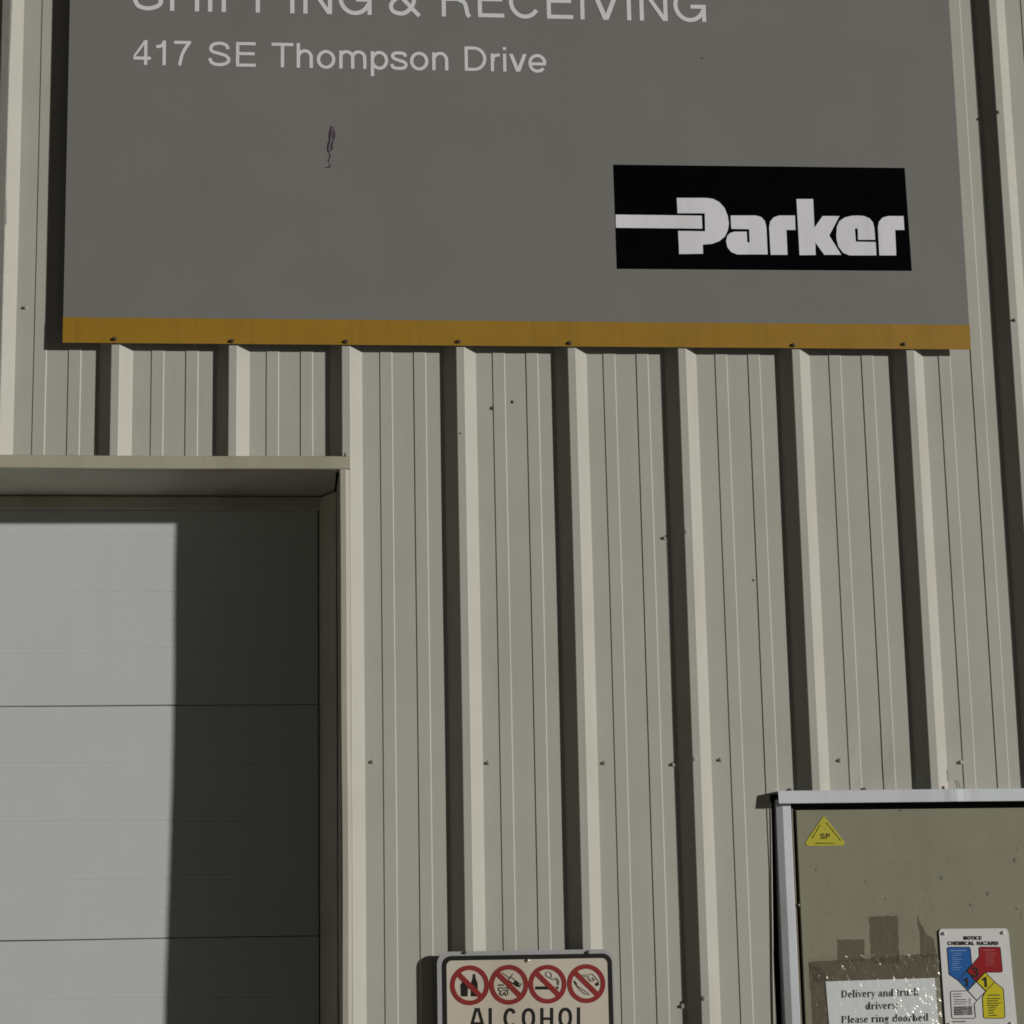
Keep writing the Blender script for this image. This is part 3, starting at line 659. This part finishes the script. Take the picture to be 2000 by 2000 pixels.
# bold serif lettering, built from stems, serifs and bowls (em units)
def glyph(ch, add):
    xh, cap, asc = .46, .67, .69
    R_ = lambda x0, x1, y0, y1: add([(x0, y0), (x1, y0), (x1, y1), (x0, y1)])
    def stem(x, y0, y1, w=.16, sb=True, st=False, flag=False):
        R_(x-w/2, x+w/2, y0, y1)
        if sb: R_(x-.13, x+.13, y0, y0+.035)
        if st: R_(x-.13, x+.13, y1-.035, y1)
        if flag: add([(x-.13, y1-.05), (x, y1-.07), (x, y1), (x-.13, y1-.02)])
    def bowl(cx, cy, rx, ry, a0=0, a1=360, tk=.15, tn=.055, n=18):
        for i in range(n):
            A = [math.radians(a0+(a1-a0)*j/n) for j in (i, i+1)]
            o = [(cx+rx*math.cos(t), cy+ry*math.sin(t)) for t in A]; q = [(cx+(rx-tk)*math.cos(t), cy+(ry-tn)*math.sin(t)) for t in A]
            add([o[0], o[1], q[1], q[0]])
    dot = lambda x, y, r=.065: add([(x+r*math.cos(t*.785), y+r*math.sin(t*.785)) for t in range(8)])
    if ch == 'D': stem(.15, 0, cap, st=True); bowl(.2, cap/2, .44, cap/2, -90, 90, .13); R_(.1, .22, 0, .045); R_(.1, .22, cap-.045, cap); return .72
    if ch == 'P': stem(.15, 0, cap, st=True); bowl(.2, .49, .35, .18, -90, 90, .12); R_(.1, .22, cap-.04, cap); return .61
    if ch == 'e': bowl(.22, .23, .2, .24, 0, 318); R_(.08, .41, .235, .275); return .45
    if ch == 'l': stem(.15, 0, asc, flag=True); return .29
    if ch == 'i': stem(.15, 0, xh, flag=True); dot(.14, .61); return .29
    if ch in 'vy':
        add([(.02, xh), (.16, xh), (.29, .03), (.22, 0)]); add([(.41, xh), (.46, xh), (.27, 0), (.22, 0)]); R_(-.02, .21, xh-.035, xh); R_(.34, .5, xh-.035, xh)
        if ch == 'y': add([(.22, .02), (.28, .02), (.18, -.2), (.12, -.2)]); dot(.1, -.15, .06)
        return .48
    if ch == 'r': stem(.15, 0, xh, flag=True); add([(.2, .36), (.27, .47), (.38, .47), (.38, .40)]); dot(.37, .39, .06); return .44
    if ch == 'a': stem(.34, .02, .34, sb=False); bowl(.23, .34, .17, .13, 0, 165, .115); bowl(.2, .14, .17, .15, 60, 330, .11); R_(.34, .46, 0, .05); return .49
    if ch in 'nu':
        if ch == 'n': stem(.14, 0, xh, flag=True); stem(.44, 0, .32); bowl(.33, .31, .17, .16, 0, 150, .115)
        else: stem(.13, .12, xh, sb=False, flag=True); stem(.43, 0, xh, sb=False, flag=True); bowl(.25, .14, .18, .15, 180, 350, .115); R_(.43, .56, 0, .035)
        return .57
    if ch in 'db':
        x = .42 if ch == 'd' else .14
        stem(x, 0, asc, sb=False, flag=True); bowl(.235 if ch == 'd' else .32, .23, .2, .24)
        if ch == 'd': R_(.42, .55, 0, .035)
        return .57
    if ch == 't': stem(.16, .05, .6, sb=False); R_(.02, .32, xh-.04, xh); add([(.1, .06), (.2, 0), (.31, .04), (.31, .08), (.2, .06)]); return .34
    if ch == 'c': bowl(.23, .23, .21, .24, 45, 318); dot(.34, .37, .06); return .45
    if ch == 'k': stem(.14, 0, asc, flag=True); add([(.2, .2), (.24, .24), (.46, .46), (.38, .46)]); add([(.24, .28), (.34, .32), (.55, 0), (.4, 0)]); R_(.3, .52, xh-.035, xh); R_(.36, .58, 0, .035); return .58
    if ch == 's': bowl(.18, .335, .15, .135, 20, 255, .1, .05); bowl(.18, .13, .16, .14, -160, 80, .1, .05); add([(.06, .32), (.2, .2), (.3, .16), (.14, .32)]); return .38
    if ch == 'o': bowl(.24, .23, .21, .24); return .48
    if ch == 'g': bowl(.22, .3, .18, .17); bowl(.22, -.08, .2, .12, 0, 360, .08); R_(.12, .3, .07, .13); dot(.43, .43, .05); return .49
    if ch == ':': dot(.14, .06); dot(.14, .4); return .3
    return .26
def serif(mb, s, conv, p0, p1, d, h):
    """lay text from pixel p0 to p1 (baseline); h = em in the same pixels"""
    adv = 0; polys = []
    for ch in s:
        st = []; a = glyph(ch, st.append); polys += [[(x+adv, y) for x, y in q] for q in st]; adv += a
    L = adv; ux = ((p1[0]-p0[0])/L, (p1[1]-p0[1])/L)
    for q in polys: mb.poly([conv(p0[0]+x*ux[0], p0[1]+x*ux[1]-y*h, d) for x, y in q])
mb = MB(); ty = PPY-.0005
serif(mb, 'Delivery and truck', c5, (288, 868), (990, 848), ty, 98)
serif(mb, 'drivers:', c5, (505, 975), (805, 966), ty, 98)
serif(mb, 'Please ring doorbell', c5, (288, 1098), (1075, 1075), ty, 98)
mb.build('lettering', 'ink', pn)
for px, py, r in ((1840, 1715, .0030), (1930, 1745, .0035), (1896, 1767, .0025), (1595, 1698, .0022), (1690, 1722, .0016), (1983, 1680, .004), (1986, 1775, .0022), (1760, 1583, .0024), (1730, 1755, .0018), (1638, 1640, .0015)):
    blot('dirt_spot', 'slabspot', px, py, r, SY-.0009, ed, 1.5)
SLY = PPY-.0030
n = 64; V = []
for i in range(n+1):
    for j in range(n+1):
        a, b = i/n, j/n
        p = c5(40+1130*a+30*b, 500-40*a+860*b, SLY)
        dy = .0040*noise.noise((p.x*26, p.z*20, 1))+.0050*noise.noise((p.x*75, p.z*62, 4))+.0030*noise.noise((p.x*170, p.z*140, 7))
        am = .30+.42*max(0, min(1, (a-.55)/.2))*max(0, min(1, (b-.22)/.15))+.30*max(0, noise.noise((p.x*14, p.z*9, 21)))+.30*math.exp(-((a-.30)/.05)**2)*max(0, 1-b*2.2)
        V.append((p.x, SLY-.0018+dy*.65*am, p.z))
o = MB().add(V, [(i*(n+1)+j, (i+1)*(n+1)+j, (i+1)*(n+1)+j+1, i*(n+1)+j+1) for i in range(n) for j in range(n)]).build('plastic_sleeve', 'sleeve')
tag(o, 'crinkled clear plastic sleeve over the printed notice', 'sleeve')

# chemical hazard placard
HY = SY-.0045
c7 = lambda x, y, d=HY: W(1800+x*.11390, 1780+y*.11390, d)
hp = empty('hazard_placard', (c7(950, 1900).x, HY, c7(950, 2400).z), 'white chemical hazard placard with blue, red and yellow fields on olive door', 'placard')
MB().slab([c7(*q) for q in ((345,300),(318,315),(300,345),(302,385),(450,2500),(1690,2470),(1492,370),(1480,325),(1455,298),(1420,290))], .0015).build('plate', 'white', hp)
h1, h2, h3 = HY-.0004, HY-.0008, HY-.0012
fld = lambda name, mat, pts, d=h1: MB().poly([c7(*q, d) for q in pts]).build(name, mat, hp)
BLUE = [(440,645),(448,622),(470,613),(805,613),(828,622),(838,645),(862,905),(772,1015),(925,1190),(795,1360),(635,1190),(475,1080)]
RED = [(985,640),(995,617),(1015,611),(1320,611),(1345,622),(1352,640),(1387,1010),(1380,1034),(1360,1042),(1085,1045),(928,1205),(778,1030),(990,772)]
YEL = [(1092,1045),(1255,1210),(1393,1322),(1405,1340),(1432,1795),(1425,1820),(1400,1832),(1092,1832),(1070,1822),(1062,1800),(1045,1480),(1100,1365),(945,1205)]
fld('blue_field', 'hblue', BLUE); fld('red_field', 'hred', RED, h1-.0001); fld('yellow_field', 'hyel', YEL)
fld('grey_field', 'hgrey', [(550,1632),(865,1622),(880,1775),(560,1785)])
mb = MB()
for pts in (BLUE, YEL, [(495,1400),(505,1378),(525,1370),(795,1362),(950,1530),(905,1590),(925,1800),(915,1826),(895,1835),(545,1838),(525,1826),(518,1805)], RED):
    mb.stroke([c7(*q, h2) for q in pts], .0017, True)
for a, b in (((635,1190),(772,1015)), ((795,1360),(1092,1045)), ((945,1205),(1100,1365)), ((950,1530),(1255,1210)), ((805,1375),(950,1530))): mb.stroke([c7(*a, h2), c7(*b, h2)], .0017)
def ptext(s, x0, x1, yb, hpx, bold, d=h3, slope=0):
    a = c7(x0, yb, d); b = c7(x1, yb, d); t = c7((x0+x1)/2, yb-hpx, d)
    put_text(mb, s, a.x, b.x, a.z, t.z-(a.z+b.z)/2, d, bold, (b.z-a.z)/(b.x-a.x))
ptext('NOTICE', 720, 1048, 488, 64, .24); ptext('CHEMICAL HAZARD', 452, 1330, 578, 64, .24)
ptext('3', 868, 978, 1130, 175, .2); ptext('1', 715, 800, 1288, 145, .22); ptext('1', 1035, 1120, 1300, 175, .2)
rnd = random.Random(5)
def lines(x0, x1, y0, y1, n, wd, seed, ragr=.5, m=None):
    q = m or mb
    for i in range(n):
        y = y0+(y1-y0)*i/max(1, n-1); e = x0+(x1-x0)*rnd.uniform(1-ragr, 1)
        word_bars(q, (x0, y), (e, y-3), wd, seed+i, c7, h2)
lines(545, 695, 1420, 1462, 2, .0024, 20, .2); lines(555, 790, 1515, 1590, 3, .0022, 30, .4); lines(805, 850, 1505, 1590, 4, .0020, 40, .1)
lines(560, 790, 1645, 1765, 5, .0022, 50, .5); lines(800, 870, 1635, 1770, 5, .0026, 60, .2)
lines(1140, 1340, 1437, 1437, 1, .0030, 70, .05); lines(1125, 1375, 1495, 1615, 4, .0026, 71, .3); lines(1145, 1300, 1655, 1785, 4, .0026, 80, .4)
lines(520, 770, 1893, 1893, 1, .0026, 90, .05)
mb.build('lettering', 'ink', hp)
mb = MB(); lines(490, 790, 672, 672, 1, .0028, 100, .02, mb); lines(525, 690, 720, 1000, 9, .0016, 110, .6, mb); mb.build('lettering', 'hpale', hp)
mb = MB(); lines(1050, 1255, 668, 668, 1, .0028, 120, .02, mb); lines(1100, 1290, 715, 920, 7, .0016, 130, .3, mb); mb.build('lettering', 'hpink', hp)
for x, y in ((380, 382), (1392, 368), (1530, 1925), (470, 1940)): p = c7(x, y); screw((p.x, HY-.0002, p.z), hp, RIVET, 'rivet')
SC.cycles.filter_width = 1.7
